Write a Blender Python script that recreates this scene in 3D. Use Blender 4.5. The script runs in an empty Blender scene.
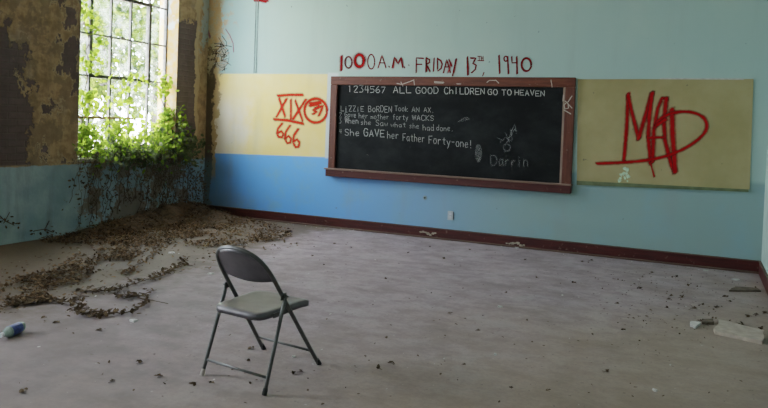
import bpy, bmesh, random
from math import *
from mathutils import Vector, Matrix, noise as mnoise
random.seed(7)
C = bpy.context.scene.collection
# ------------------------------------------------------------------ camera
FPX, CY = 691.6368, 143.2127
CAM = Vector((6.7273, -8.3147, 1.44))
yaw, pit, rol = -.4273, -.0276, .0362
Fv = Vector((sin(yaw)*cos(pit), cos(yaw)*cos(pit), sin(pit)))
Rv = Vector((cos(yaw), -sin(yaw), 0)); Uv = Rv.cross(Fv)
R2 = Rv*cos(rol)+Uv*sin(rol); U2 = -Rv*sin(rol)+Uv*cos(rol)
def hit(u, v, ax, val=0.0):          # where a measured point of the photo lies on a real surface
    d = Fv + R2*((u-384)/FPX) + U2*((CY-v)/FPX)
    return CAM + d*((val-CAM[ax])/d[ax])
def onback(u, v, y=0.0): return hit(u, v, 1, y)
def onfloor(u, v, z=0.0): return hit(u, v, 2, z)
def onleft(u, v, x=0.0): return hit(u, v, 0, x)
cd = bpy.data.cameras.new('camera'); cam = bpy.data.objects.new('camera', cd); C.objects.link(cam)
M = Matrix((R2, U2, -Fv)).transposed().to_4x4(); M.translation = CAM
cam.matrix_world = M
cd.sensor_width = 36; cd.lens = FPX/768*36; cd.shift_y = -(204-CY)/768
cd.clip_start = .05; cd.clip_end = 300
bpy.context.scene.camera = cam
W, RY, H = 7.38, -9.7, 3.75

# ------------------------------------------------------------------ materials
class Mt:
    def __init__(s, name):
        s.m = bpy.data.materials.new(name); s.m.use_nodes = True
        s.nt = s.m.node_tree; s.nt.nodes.clear()
        s.out = s.nt.nodes.new('ShaderNodeOutputMaterial')
    def n(s, t, props=None, **ins):
        nd = s.nt.nodes.new('ShaderNode'+t)
        for k, v in (props or {}).items(): setattr(nd, k, v)
        for k, v in ins.items():
            k = k.replace('_', ' ')
            s.put(nd.inputs[int(k[1:]) if k[0] == 'i' and k[1:].isdigit() else k], v)
        return nd
    def put(s, sock, v):
        if isinstance(v, bpy.types.NodeSocket): s.nt.links.new(v, sock)
        elif isinstance(v, (tuple, list)) and sock.type == 'RGBA' and len(v) == 3: sock.default_value = (*v, 1)
        else: sock.default_value = v
    def pos(s):
        if not hasattr(s, '_p'): s._p = s.n('NewGeometry').outputs['Position']
        return s._p
    def xyz(s):
        q = s.n('SeparateXYZ', i0=s.pos()); return q.outputs
    def scaled(s, v3):
        return s.n('Mapping', {'vector_type': 'POINT'}, Vector=s.pos(), Scale=v3).outputs[0]
    def noise(s, scale, detail=4, rough=.55, vec=None, col=False):
        nd = s.n('TexNoise', Vector=vec or s.pos(), Scale=scale, Detail=detail, Roughness=rough)
        return nd.outputs['Color' if col else 'Fac']
    def math(s, op, a, b=0.0, clamp=False):
        return s.n('Math', {'operation': op, 'use_clamp': clamp}, i0=a, i1=b).outputs[0]
    def step(s, x, a, b):
        nd = s.n('MapRange', {'interpolation_type': 'SMOOTHSTEP'}, Value=x)
        nd.inputs['From Min'].default_value = a; nd.inputs['From Max'].default_value = b
        return nd.outputs[0]
    def stepinv(s, x, a, b): return s.math('SUBTRACT', 1.0, s.step(x, a, b))
    def mul(s, *a):
        r = a[0]
        for b in a[1:]: r = s.math('MULTIPLY', r, b)
        return r
    def mx(s, a, b): return s.math('MAXIMUM', a, b)
    def mix(s, f, a, b, mode='MIX'):
        nd = s.nt.nodes.new('ShaderNodeMix'); nd.data_type = 'RGBA'; nd.blend_type = mode
        s.put(nd.inputs[0], f); s.put(nd.inputs[6], a); s.put(nd.inputs[7], b)
        return nd.outputs[2]
    def wob(s, x, nz, amp):            # x + (noise-.5)*amp
        return s.math('ADD', x, s.math('MULTIPLY', s.math('SUBTRACT', nz, .5), amp))
    def bump(s, h, strength=.3, dist=.01):
        return s.n('Bump', Height=h, Strength=strength, Distance=dist).outputs[0]
    def pbr(s, col, rough=.8, normal=None, metal=0.0, spec=.3):
        b = s.n('BsdfPrincipled', Base_Color=col, Roughness=rough, Metallic=metal)
        b.inputs['Specular IOR Level'].default_value = spec
        if normal is not None: s.put(b.inputs['Normal'], normal)
        s.nt.links.new(b.outputs[0], s.out.inputs[0]); s.b = b
        return s.m
def simple(name, c, rough=.75, var=.25, scale=20, bump=.15, metal=0.0, spec=.3):
    m = Mt(name); nz = m.noise(scale, 5)
    col = m.mix(m.step(nz, .3, .7), tuple(x*(1-var) for x in c), tuple(min(1, x*(1+var)) for x in c))
    return m.pbr(col, rough, m.bump(nz, bump), metal, spec)

def mat_back():
    m = Mt('back_wall_paint'); x, y, z = m.xyz()
    n1 = m.noise(1.1, 5); n2 = m.noise(9, 6, .65); n3 = m.noise(45, 3); n4 = m.noise(2.6, 6, .6)
    upper = m.mix(m.step(x, .5, 6.5), (.39, .53, .45), (.345, .49, .455))
    upper = m.mix(m.mul(m.step(n1, .45, .75), .35), upper, (.46, .56, .47))
    upper = m.mix(m.mul(m.stepinv(m.wob(x, n4, .8), .3, 1.6), .6), upper, (.27, .47, .52))
    dado = m.mix(m.step(x, 1.2, 5.2), (.115, .36, .92), (.225, .335, .325))  # blue-to-grey drift along x also paints in some cool window light
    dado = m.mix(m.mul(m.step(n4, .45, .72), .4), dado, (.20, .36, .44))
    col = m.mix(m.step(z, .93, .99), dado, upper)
    cream = m.mix(m.step(n1, .35, .7), (.86, .62, .20), (.84, .69, .34))
    pale = m.mul(m.stepinv(m.wob(x, n4, 1.2), .35, .95), m.stepinv(m.wob(z, n1, .9), 1.45, 2.0))
    cream = m.mix(m.mul(pale, .8), cream, (.84, .77, .72))
    zb = m.math('SUBTRACT', z, m.math('MULTIPLY', x, .022))
    inc = m.mul(m.step(zb, .905, .92), m.stepinv(z, 2.09, 2.105), m.stepinv(x, 2.05, 2.065))
    col = m.mix(inc, col, cream)
    edge = m.mul(m.step(zb, .88, .92), m.stepinv(z, 2.1, 2.13), m.step(x, 2.05, 2.065), m.stepinv(x, 2.2, 2.25))
    col = m.mix(m.mul(edge, .8), col, (.62, .66, .66))
    # stained, peeling strip by the corner
    xe = m.wob(m.wob(x, n2, .22), n4, .30)
    tan = m.mix(n2, (.40, .27, .14), (.62, .44, .24))
    pt = m.mul(m.stepinv(xe, .20, .22), m.step(m.wob(z, n2, .3), .45, .65))
    col = m.mix(pt, col, tan)
    pb = m.mul(m.stepinv(xe, .12, .135), m.stepinv(m.wob(z, n4, 1.0), 2.3, 2.5))
    col = m.mix(pb, col, m.mix(n2, (.07, .05, .035), (.17, .12, .08)))
    # flakes high on the wall near the corner
    hi = m.mul(m.stepinv(m.wob(x, n4, 1.3), .25, .4), m.step(n2, .49, .505), m.step(z, 2.0, 2.2))
    col = m.mix(hi, col, m.mix(n3, (.34, .27, .17), (.55, .47, .33)))
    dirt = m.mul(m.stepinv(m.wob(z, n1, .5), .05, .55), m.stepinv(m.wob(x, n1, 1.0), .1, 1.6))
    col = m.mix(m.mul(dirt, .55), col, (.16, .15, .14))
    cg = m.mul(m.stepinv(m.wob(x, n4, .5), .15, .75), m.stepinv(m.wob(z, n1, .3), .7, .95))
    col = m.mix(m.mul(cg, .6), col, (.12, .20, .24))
    # drips, grime and small nicks
    st = m.noise(3.5, 5, .6, m.scaled((1, 1, .12)))
    col = m.mix(m.mul(m.step(st, .5, .8), .22), col, (.24, .25, .24))
    nick = m.step(m.noise(17, 2, .5), .73, .76)
    col = m.mix(m.mul(nick, .7), col, (.10, .11, .11))
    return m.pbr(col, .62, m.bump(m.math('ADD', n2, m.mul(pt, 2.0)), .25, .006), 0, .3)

def mat_left():
    m = Mt('left_wall_plaster'); x, y, z = m.xyz()
    n1 = m.noise(2.1, 6, .62); n2 = m.noise(8, 6, .65); n3 = m.noise(38, 4); n4 = m.noise(3.4, 5, .6, m.scaled((1, 1.0, .75)))
    vec = m.n('CombineXYZ', X=y, Y=z, Z=x).outputs[0]
    br = m.n('TexBrick', Vector=vec, Scale=1.0, Color1=(.115, .082, .078), Color2=(.14, .098, .092), Mortar=(.125, .098, .085))
    br.inputs['Mortar Size'].default_value = .009; br.inputs['Brick Width'].default_value = .21; br.inputs['Row Height'].default_value = .075
    br.inputs['Mortar Smooth'].default_value = .4
    brick = m.mix(m.step(n2, .35, .7), br.outputs[0], (.10, .075, .07))
    plaster = m.mix(m.step(n2, .32, .68), (.215, .140, .074), (.40, .275, .150))
    plaster = m.mix(m.mul(m.step(n1, .55, .75), .5), plaster, (.27, .25, .22))
    # exposed brick: a ragged patch on the near pier, a tall band on the far pier
    n5 = m.noise(1.35, 7, .68, m.scaled((1, 1, .8)))
    lowl = m.mul(m.stepinv(m.wob(y, n5, 2.6), -3.05, -3.02), m.stepinv(m.wob(z, n1, 1.3), 2.35, 2.38))
    spots = m.mul(m.step(n5, .565, .575), m.stepinv(y, -1.9, -1.8))
    near = m.mul(m.mx(lowl, spots), m.stepinv(y, -1.9, -1.8))
    lay = m.mul(m.step(m.noise(2.7, 7, .66), .50, .515), m.stepinv(y, -1.9, -1.8))
    plaster = m.mix(m.mul(lay, .75), plaster, m.mix(n2, (.14, .095, .060), (.25, .175, .105)))
    lip = m.mul(m.mul(m.step(n5, .545, .563), m.stepinv(n5, .565, .575)), m.stepinv(y, -1.9, -1.8))
    plaster = m.mix(m.mul(lip, .7), plaster, (.40, .31, .19))
    far = m.mul(m.step(y, -1.0, -.98), m.stepinv(m.wob(m.wob(y, n1, .30), n2, .14), -.27, -.255), m.stepinv(m.wob(z, n2, .5), 2.80, 2.83))
    bm_ = m.mul(m.mx(near, far), m.step(z, .83, .86))
    rim = m.mx(m.mul(m.step(m.wob(m.wob(y, n1, .30), n2, .14), -.29, -.265), m.stepinv(m.wob(m.wob(y, n1, .30), n2, .14), -.20, -.17)), 0.0)
    plaster = m.mix(m.mul(rim, .7), plaster, (.46, .34, .20))
    col = m.mix(bm_, plaster, brick)
    # dusty blue paint left above the far pier
    bl = m.mul(m.step(m.wob(y, n2, .45), -.16, -.12), m.step(m.wob(z, n1, 2.2), 2.45, 2.6), m.step(n2, .40, .46))
    col = m.mix(m.mul(bl, .8), col, (.25, .32, .31))
    dado = m.mix(m.step(n1, .35, .7), (.20, .285, .315), (.31, .405, .435))
    dado = m.mix(m.mul(m.step(y, -1.0, -.1), .6), dado, (.27, .43, .58))
    peel = m.mul(m.step(m.noise(2.3, 7, .66), .49, .53), m.step(m.wob(y, n1, .8), -2.5, -2.1))
    dado = m.mix(m.mul(peel, .85), dado, m.mix(n2, (.13, .095, .062), (.25, .185, .125)))
    col = m.mix(m.stepinv(m.wob(z, n2, .05), .825, .84), col, dado)
    st = m.noise(5, 5, .6, m.scaled((1, 1, .15)))
    col = m.mix(m.mul(m.step(st, .5, .75), .4), col, (.09, .075, .055))
    bh = m.math('ADD', m.mul(bm_, -1.5), m.math('ADD', m.mul(n2, .6), m.mul(br.outputs['Fac'], bm_, -.5)))
    return m.pbr(col, .85, m.bump(bh, .6, .02), 0, .2)

def mat_reveal():
    m = Mt('window_reveal_plaster'); x, y, z = m.xyz(); n2 = m.noise(11, 6, .65); n1 = m.noise(4, 4)
    c = m.mix(m.step(n2, .4, .62), (.42, .225, .065), (.34, .25, .15))
    c = m.mix(m.step(n1, .55, .62), c, (.34, .38, .38))
    c = m.mix(m.step(y, -2.9, -2.8), (.10, .13, .12), c)
    return m.pbr(c, .85, m.bump(n2, .6, .01))

def mat_floor():
    m = Mt('dusty_floor'); x, y, z = m.xyz()
    n1 = m.noise(.55, 5, .6); n2 = m.noise(5, 7, .7); n3 = m.noise(38, 4, .7); sc = m.noise(4.5, 7, .7, m.scaled((.6, 1.3, 1)))
    c = m.mix(m.step(n2, .3, .72), (.232, .180, .194), (.366, .292, .312))
    c = m.mix(m.mul(m.step(sc, .48, .72), .55), c, (.36, .315, .335))
    c = m.mix(m.mul(m.step(sc, .52, .30), .5), c, (.155, .128, .135))
    bl = m.noise(1.7, 7, .68); c = m.mix(m.mul(m.step(bl, .50, .62), .35), c, (.145, .118, .118)); c = m.mix(m.mul(m.stepinv(bl, .36, .46), .4), c, (.40, .355, .37))
    # brown dirt drifted along the window wall and the right side
    dl = m.stepinv(m.wob(m.wob(x, n1, 1.6), n2, 1.4), 2.0, 2.9)
    left_shade = m.mul(m.stepinv(m.wob(m.math('ADD', m.mul(x, .9), m.mul(y, .75)), n1, 2.0), -1.2, 1.0), .6)  # left foreground shade put into the colour, offsetting the second window's light
    c = m.mix(left_shade, c, m.mix(n2, (.075, .058, .046), (.145, .115, .090)))
    c = m.mix(m.mul(dl, .9), c, m.mix(n2, (.060, .042, .024), (.135, .096, .056)))
    dr = m.step(m.wob(m.wob(m.math('SUBTRACT', x, m.mul(y, .55)), n1, 3.0), n2, 1.0), 6.3, 8.9)
    c = m.mix(m.mul(dr, .6), c, m.mix(n2, (.225, .160, .090), (.345, .260, .165)))
    sp = m.step(m.noise(26, 2, .5), .70, .74)
    c = m.mix(m.mul(sp, .65), c, (.10, .08, .06))
    sw = m.step(m.noise(31, 2, .5, m.scaled((1.1, .9, 1))), .745, .77)
    c = m.mix(m.mul(sw, .45), c, (.62, .60, .57))
    c = m.mix(m.mul(m.step(n3, .4, .75), .3), c, (.15, .13, .115))
    return m.pbr(c, m.math('ADD', .62, m.mul(n2, .3)), m.bump(m.math('ADD', n2, m.mul(n3, .5)), .35, .008), 0, .25)

def leafmat(name, a, b, c, trans=.45, scale=7):
    m = Mt(name); nz = m.noise(scale, 3); n2 = m.noise(scale*4, 2)
    col = m.mix(m.step(n2, .5, .7), m.mix(m.step(nz, .35, .65), a, b), c)
    d = m.n('BsdfDiffuse', Color=col); t = m.n('BsdfTranslucent', Color=m.mix(.5, col, tuple(min(1, x*1.5) for x in b)))
    mxs = m.n('MixShader', Fac=trans, i1=d.outputs[0], i2=t.outputs[0])
    m.nt.links.new(mxs.outputs[0], m.out.inputs[0]); return m.m

def mat_stroke(name, col, soft=.35, cover=1.0, grain=60, gr=.5):
    m = Mt(name)
    e = m.n('Attribute', {'attribute_name': 'edge'}).outputs['Fac']        # 0 on the rim of a stroke, 1 on its spine
    nz = m.noise(grain, 3, .6); a = m.mul(m.step(m.wob(e, nz, gr), 0.0+gr*.2, soft+gr*.2), cover)
    b = m.n('BsdfDiffuse', Color=col); t = m.n('BsdfTransparent')
    mm = m.n('MixShader', Fac=a, i1=t.outputs[0], i2=b.outputs[0])
    m.nt.links.new(mm.outputs[0], m.out.inputs[0]); return m.m

def mat_glass():
    m = Mt('dusty_window_glass'); nz = m.noise(6, 5, .6)
    t = m.n('BsdfTransparent', Color=(.95, .97, .96)); d = m.n('BsdfTranslucent', Color=(.8, .85, .8)); g = m.n('BsdfGlossy', Color=(.9, .9, .9), Roughness=.05)
    a = m.n('MixShader', Fac=m.mul(m.step(nz, .4, .75), .16), i1=t.outputs[0], i2=d.outputs[0])
    b = m.n('MixShader', Fac=.05, i1=a.outputs[0], i2=g.outputs[0])
    m.nt.links.new(b.outputs[0], m.out.inputs[0]); return m.m

def mat_slate():
    m = Mt('worn_blackboard'); x, y, z = m.xyz(); n1 = m.noise(1.6, 6, .65, m.scaled((1, 1, 1.6))); n2 = m.noise(14, 5, .6)
    c = m.mix(m.step(n1, .35, .75), (.006, .0065, .0065), (.018, .019, .019))
    c = m.mix(m.mul(m.step(n2, .6, .8), .25), c, (.045, .045, .045))
    return m.pbr(c, .8, m.bump(n2, .05), 0, .12)

def mat_wood(name, a, b, rough=.55, sx=(.6, 6, 6)):
    m = Mt(name); g = m.noise(6, 6, .65, m.scaled(sx)); n2 = m.noise(20, 4)
    c = m.mix(m.step(g, .3, .7), a, b); c = m.mix(m.mul(m.step(n2, .62, .78), .35), c, (.32, .24, .18))
    return m.pbr(c, rough, m.bump(g, .15, .004), 0, .3)

def mat_board():
    m = Mt('faded_tan_board'); n1 = m.noise(1.7, 5, .6); n2 = m.noise(16, 4)
    c = m.mix(m.step(n1, .3, .7), (.285, .235, .10), (.365, .305, .15))
    c = m.mix(m.mul(m.step(n2, .45, .75), .3), c, (.34, .265, .11))
    c = m.mix(m.mul(m.step(m.noise(13, 2, .5), .74, .76), .8), c, (.10, .09, .06))
    return m.pbr(c, .7, m.bump(n2, .12, .004))

MAT = dict(
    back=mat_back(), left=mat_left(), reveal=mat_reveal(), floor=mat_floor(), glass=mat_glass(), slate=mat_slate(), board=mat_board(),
    right=simple('pale_teal_wall', (.34, .45, .40), .7, .12, 6), ceil=simple('dull_ceiling', (.52, .50, .44), .9, .15, 4),
    frame=mat_wood('red_brown_frame', (.070, .017, .007), (.135, .036, .015)), ledgefront=mat_wood('dark_red_ledge', (.040, .007, .005), (.075, .014, .010)),
    framev=mat_wood('red_brown_frame_upright', (.060, .016, .008), (.115, .033, .016), .55, (6, 6, .6)),
    ledge=mat_wood('worn_ledge_top', (.14, .08, .058), (.24, .155, .115)),
    skirting=mat_wood('dark_red_baseboard', (.034, .0055, .0045), (.066, .0105, .008), .5),
    shoe=mat_wood('brown_shoe_moulding', (.060, .034, .024), (.115, .072, .05), .7),
    strip=mat_wood('pale_worn_strip', (.17, .115, .08), (.28, .205, .155), .7, (6, 6, .6)),
    steel=simple('rusty_steel_sash', (.075, .07, .062), .7, .4, 25), rust=simple('rusted_bar', (.33, .15, .08), .8, .3, 25),
    sill=simple('crumbling_sill', (.30, .26, .20), .9, .3, 14, .5),
    chair=simple('grey_painted_steel', (.118, .104, .110), .42, .14, 14, .04, .35, .5),
    tube=simple('dark_painted_tube', (.098, .095, .092), .42, .15, 30, .04, .4, .5),
    rubber=simple('black_rubber', (.02, .02, .02), .8), palefoot=simple('dusty_pale_rubber', (.45, .38, .34), .85),
    greenledge=simple('dark_green_ledge', (.10, .125, .06), .7, .2, 15), plaster=simple('white_plaster', (.46, .44, .41), .9, .15, 30, .4),
    tile=simple('pale_broken_tile', (.40, .33, .27), .85, .15, 18, .3), darkboard=simple('dark_wood_scrap', (.11, .08, .055), .85, .3, 20, .3),
    plate=simple('white_outlet_plate', (.42, .46, .48), .5, .08, 30), dark=simple('dark_slot_shadow', (.015, .015, .015), .7),
    deadleaf=leafmat('dead_leaf', (.095, .058, .032), (.165, .104, .058), (.25, .17, .10), .1, 5),
    deadleaf2=leafmat('dark_dead_leaf', (.055, .037, .023), (.095, .065, .040), (.15, .105, .065), .1, 9),
    greyleaf=leafmat('withered_grey_leaf', (.075, .058, .040), (.15, .115, .08), (.24, .20, .15), .2, 9),
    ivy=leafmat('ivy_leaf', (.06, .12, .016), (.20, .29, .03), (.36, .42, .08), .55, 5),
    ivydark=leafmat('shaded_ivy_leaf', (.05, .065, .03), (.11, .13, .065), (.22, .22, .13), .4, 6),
    tree=leafmat('tree_leaf', (.014, .022, .007), (.05, .07, .014), (.15, .17, .04), .4, 1.2),
    stem=simple('dry_stem', (.075, .05, .032), .9, .3, 40), bark=simple('grey_bark', (.06, .052, .042), .9, .3, 10, .6),
    ground=simple('sunlit_ground', (.50, .46, .42), .95, .2, 1.5), mound=simple('dirt_mound', (.105, .072, .046), .95, .35, 22, .8),
    red=mat_stroke('red_spray_paint', (.30, .008, .008), .75, .95, 50, .35), redd=mat_stroke('dark_red_paint', (.15, .008, .010), .35, .95, 60, .4),
    orange=mat_stroke('orange_red_spray', (.60, .030, .014), .6, .92, 45, .4),
    redhalo=mat_stroke('red_overspray', (.50, .035, .04), 1.0, .75, 60, .2),
    chalk=mat_stroke('white_chalk', (.55, .55, .51), .6, .80, 120, .8), chalk2=mat_stroke('thin_white_chalk', (.47, .47, .44), .65, .70, 120, .8), chalkf=mat_stroke('faint_chalk', (.55, .55, .52), .7, .26, 100, .7),
    scrawl=mat_stroke('black_marker', (.03, .03, .03), .4, .85, 80, .5), white=mat_stroke('white_scrawl', (.66, .64, .56), .6, .6, 60, .6),
    pink=mat_stroke('pink_spray', (.50, .16, .26), .8, .6, 60, .5),
    label=simple('blue_bottle_label', (.07, .10, .30), .4, .35, 60, .1), pet=simple('cloudy_clear_plastic', (.30, .36, .34), .25, .2, 40, .1, 0, .6),
    cap=simple('white_cap', (.55, .55, .58), .5), cable=simple('painted_cable', (.22, .29, .29), .7))

# ------------------------------------------------------------------ geometry helpers
def link(name, me, parent=None, mats=()):
    o = bpy.data.objects.new(name, me); C.objects.link(o)
    for m in mats: me.materials.append(MAT[m] if isinstance(m, str) else m)
    if parent: o.parent = parent
    return o
def obj(name, bm, m, parent=None, smooth=False):
    me = bpy.data.meshes.new(name); bm.normal_update(); bm.to_mesh(me); bm.free()
    if smooth:
        for p in me.polygons: p.use_smooth = True
    return link(name, me, parent, [m] if not isinstance(m, (list, tuple)) else m)
def tag(o, label=None, cat=None, group=None, kind=None):
    if label: o['label'] = label
    if cat: o['category'] = cat
    if group: o['group'] = group
    if kind: o['kind'] = kind
    return o
def empty(name, loc, label, cat, rz=0, group=None):
    o = bpy.data.objects.new(name, None); C.objects.link(o); o.location = loc; o.rotation_euler = (0, 0, rz); o.empty_display_size = .1
    return tag(o, label, cat, group)
def box(bm, a, b, mi=0):
    vs = [bm.verts.new((x, y, z)) for x in (a[0], b[0]) for y in (a[1], b[1]) for z in (a[2], b[2])]
    for f in ((0, 1, 3, 2), (4, 6, 7, 5), (0, 4, 5, 1), (2, 3, 7, 6), (0, 2, 6, 4), (1, 5, 7, 3)):
        bm.faces.new([vs[i] for i in f]).material_index = mi
    return vs
def boxbm(a, b, bev=0.0, seg=1):
    bm = bmesh.new(); box(bm, a, b)
    if bev: bmesh.ops.bevel(bm, geom=bm.edges[:], offset=bev, segments=seg, affect='EDGES')
    bmesh.ops.recalc_face_normals(bm, faces=bm.faces[:]); return bm
def tube(bm, pts, r, seg=8, closed=False):
    pts = [Vector(p) for p in pts]; n = len(pts); rings = []; up = None
    rs = r if isinstance(r, (list, tuple)) else [r]*n
    for i, p in enumerate(pts):
        t = (pts[min(i+1, n-1)]-pts[max(i-1, 0)]).normalized()
        if up is None:
            up = Vector((0, 0, 1)) if abs(t.z) < .9 else Vector((1, 0, 0))
        s = t.cross(up).normalized(); up = s.cross(t).normalized()
        rings.append([bm.verts.new(p+(s*cos(a)+up*sin(a))*rs[i]) for a in [2*pi*k/seg for k in range(seg)]])
    for a, b in zip(rings, rings[1:]):
        for k in range(seg): bm.faces.new((a[k], a[(k+1) % seg], b[(k+1) % seg], b[k]))
    bm.faces.new(rings[0][::-1]); bm.faces.new(rings[-1]); return bm
def spline(pts, n=8):
    P = [Vector(p) for p in pts]; P = [P[0]*2-P[1]]+P+[P[-1]*2-P[-2]]; out = []
    for i in range(1, len(P)-2):
        a, b, c, d = P[i-1:i+3]
        for k in range(n):
            t = k/n; out.append(.5*((2*b)+(c-a)*t+(2*a-5*b+4*c-d)*t*t+(3*b-a-3*c+d)*t**3))
    return out+[P[-2]]
def lathe(bm, prof, axis0, axis1, seg=16):
    d = (axis1-axis0); t = d.normalized(); up = Vector((0, 0, 1)) if abs(t.z) < .9 else Vector((1, 0, 0))
    s = t.cross(up).normalized(); u = s.cross(t); rings = []
    for f, r in prof:
        rings.append([bm.verts.new(axis0+d*f+(s*cos(a)+u*sin(a))*r) for a in [2*pi*k/seg for k in range(seg)]])
    for a, b in zip(rings, rings[1:]):
        for k in range(seg): bm.faces.new((a[k], a[(k+1) % seg], b[(k+1) % seg], b[k]))
    bm.faces.new(rings[0][::-1]); bm.faces.new(rings[-1]); return bm
def rv(s=1.0): return Vector((random.gauss(0, s), random.gauss(0, s), random.gauss(0, s)))
def leaves(bm, pts, smin, smax, flat=0.0, wide=.5, curl=.25):
    """a folded six-cornered leaf blade at each point; flat > 0 lays them down"""
    for p in pts:
        L = random.uniform(smin, smax); d = rv(); d.z *= (1-flat); d = d.normalized()
        nrm = rv(); nrm = Vector((nrm.x*(1-flat), nrm.y*(1-flat), abs(nrm.z)+flat*2))
        s = d.cross(nrm).normalized(); nrm = s.cross(d).normalized(); w = L*wide*random.uniform(.8, 1.2); c = L*curl*random.uniform(-.3, 1)
        p = Vector(p)
        pp = [p-d*L*.5, p-d*L*.2-s*w*.5+nrm*c*.6, p+d*L*.2-s*w*.42+nrm*c*.6, p+d*L*.5+nrm*c*.5, p+d*L*.2+s*w*.42+nrm*c*.6, p-d*L*.2+s*w*.5+nrm*c*.6]
        v = [bm.verts.new(q) for q in pp]
        bm.faces.new((v[0], v[1], v[2], v[3])); bm.faces.new((v[0], v[3], v[4], v[5]))
    return bm

# strokes of paint or chalk: a thin ribbon lying on a plane; 'edge' runs 0 at the rims to 1 on the spine
def strokes(name, lines, m, parent, conv, width, nrm, lift=.002, WK=1.0):
    vs, fs, ed = [], [], []
    for li, ln in enumerate(lines):
        w = width*WK
        if isinstance(ln, dict): w = ln['w']*WK; ln = ln['p']
        P = [conv(*q) for q in ln]
        if len(P) == 1: P = [P[0], P[0]+Vector((w*.3, 0, -w*.3))]
        D = [P[0]]
        for a, b in zip(P, P[1:]):
            k = max(1, int((b-a).length/.03))
            for i in range(1, k+1): D.append(a.lerp(b, i/k))
        P = D; n = len(P); base = len(vs); off = nrm*(lift+.0002*(li % 12))
        t0 = (P[1]-P[0]).normalized(); t1 = (P[-1]-P[-2]).normalized()
        P = [P[0]-t0*w*.5]+P+[P[-1]+t1*w*.5]; n += 2
        for i, p in enumerate(P):
            t = (P[min(i+1, n-1)]-P[max(i-1, 0)]); t = t.normalized() if t.length > 1e-9 else Vector((1, 0, 0))
            s = t.cross(nrm).normalized(); wob = 1+.25*mnoise.noise(p*23+Vector((li*3.7, 0, 0)))
            e = 0.0 if i in (0, n-1) else 1.0
            for q, ee in ((-1, 0), (0, e), (1, 0)):
                vs.append(p+s*(q*w*.5*wob)+off); ed.append(ee)
            if i:
                b = base+3*i
                fs += [(b-3, b-2, b+1, b), (b-2, b-1, b+2, b+1)]
    me = bpy.data.meshes.new(name); me.from_pydata([tuple(v) for v in vs], [], fs)
    at = me.attributes.new('edge', 'FLOAT', 'POINT'); at.data.foreach_set('value', ed)
    return link(name, me, parent, [m])
def ell(cx, cy, rx, ry, n=18, a0=0, a1=360):
    return [(cx+rx*cos(radians(a0+(a1-a0)*i/n)), cy+ry*sin(radians(a0+(a1-a0)*i/n))) for i in range(n+1)]

# ------------------------------------------------------------------ room shell
def struct(name, bm, m, parent=None):
    o = obj(name, bm, m, parent)
    if not parent: o['kind'] = 'structure'
    return o
struct('floor', boxbm((-.3, RY-.2, -.15), (W+.2, .2, 0)), 'floor')
struct('ceiling', boxbm((-.3, RY-.2, H), (W+.2, .2, H+.15)), 'ceil')
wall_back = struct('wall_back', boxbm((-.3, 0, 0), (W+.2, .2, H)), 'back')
struct('wall_right', boxbm((W, RY, 0), (W+.2, 0, H)), 'right')
struct('wall_front', boxbm((-.3, RY-.2, 0), (W+.2, RY, H)), 'right')
WINS = [(-2.335, -.655), (-7.72, -6.04)]  # second opening is unseen, added to balance the foreground light
SILL, HEAD, TH = .855, 3.46, .34
bm = bmesh.new(); edges = [0.0]
for a, b in WINS: edges += [b, a]
edges.append(RY)
ys = sorted(set(edges)); vz = [0, SILL, HEAD, H]
def isopen(y0, y1, z0): return z0 == SILL and any(abs(y0-a) < 1e-6 and abs(y1-b) < 1e-6 for a, b in WINS)
V = {}
def gv(x, y, z):
    k = (x, round(y, 4), z)
    if k not in V: V[k] = bm.verts.new((x, y, z))
    return V[k]
for y0, y1 in zip(ys, ys[1:]):
    for z0, z1 in zip(vz, vz[1:]):
        if isopen(y0, y1, z0):
            for q in (((0, y0, z0), (-TH, y0, z0), (-TH, y0, z1), (0, y0, z1)), ((0, y1, z0), (0, y1, z1), (-TH, y1, z1), (-TH, y1, z0)),
                      ((0, y0, z0), (0, y1, z0), (-TH, y1, z0), (-TH, y0, z0)), ((0, y0, z1), (-TH, y0, z1), (-TH, y1, z1), (0, y1, z1))):
                bm.faces.new([gv(*p) for p in q]).material_index = 1
        else:
            bm.faces.new([gv(0, y0, z0), gv(0, y1, z0), gv(0, y1, z1), gv(0, y0, z1)])
            bm.faces.new([gv(-TH, y0, z0), gv(-TH, y0, z1), gv(-TH, y1, z1), gv(-TH, y1, z0)])
for y in (ys[0], ys[-1]):
    for z0, z1 in zip(vz, vz[1:]): bm.faces.new([gv(0, y, z0), gv(0, y, z1), gv(-TH, y, z1), gv(-TH, y, z0)])
for z in (0, H):
    for y0, y1 in zip(ys, ys[1:]): bm.faces.new([gv(0, y0, z), gv(0, y1, z), gv(-TH, y1, z), gv(-TH, y0, z)])
bmesh.ops.recalc_face_normals(bm, faces=bm.faces[:])
wall_left = struct('wall_left', bm, ['left', 'reveal'])

# baseboards
def skirting(name, a, b, parent=None):
    return struct(name, boxbm(a, b, .004), 'skirting', parent)
sk = skirting('baseboard_back', (.0, -.022, .0), (W, 0, .131))
struct('shoe_moulding', boxbm((.0, -.042, 0), (W, -.022, .022), .006), 'shoe', sk)
struct('top_bead', boxbm((.0, -.026, .125), (W, 0, .139), .004), 'shoe', sk)
skr = skirting('baseboard_right', (W-.022, RY, 0), (W, -.042, .131))
struct('top_bead', boxbm((W-.026, RY, .125), (W, -.042, .139), .004), 'shoe', skr)
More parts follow.
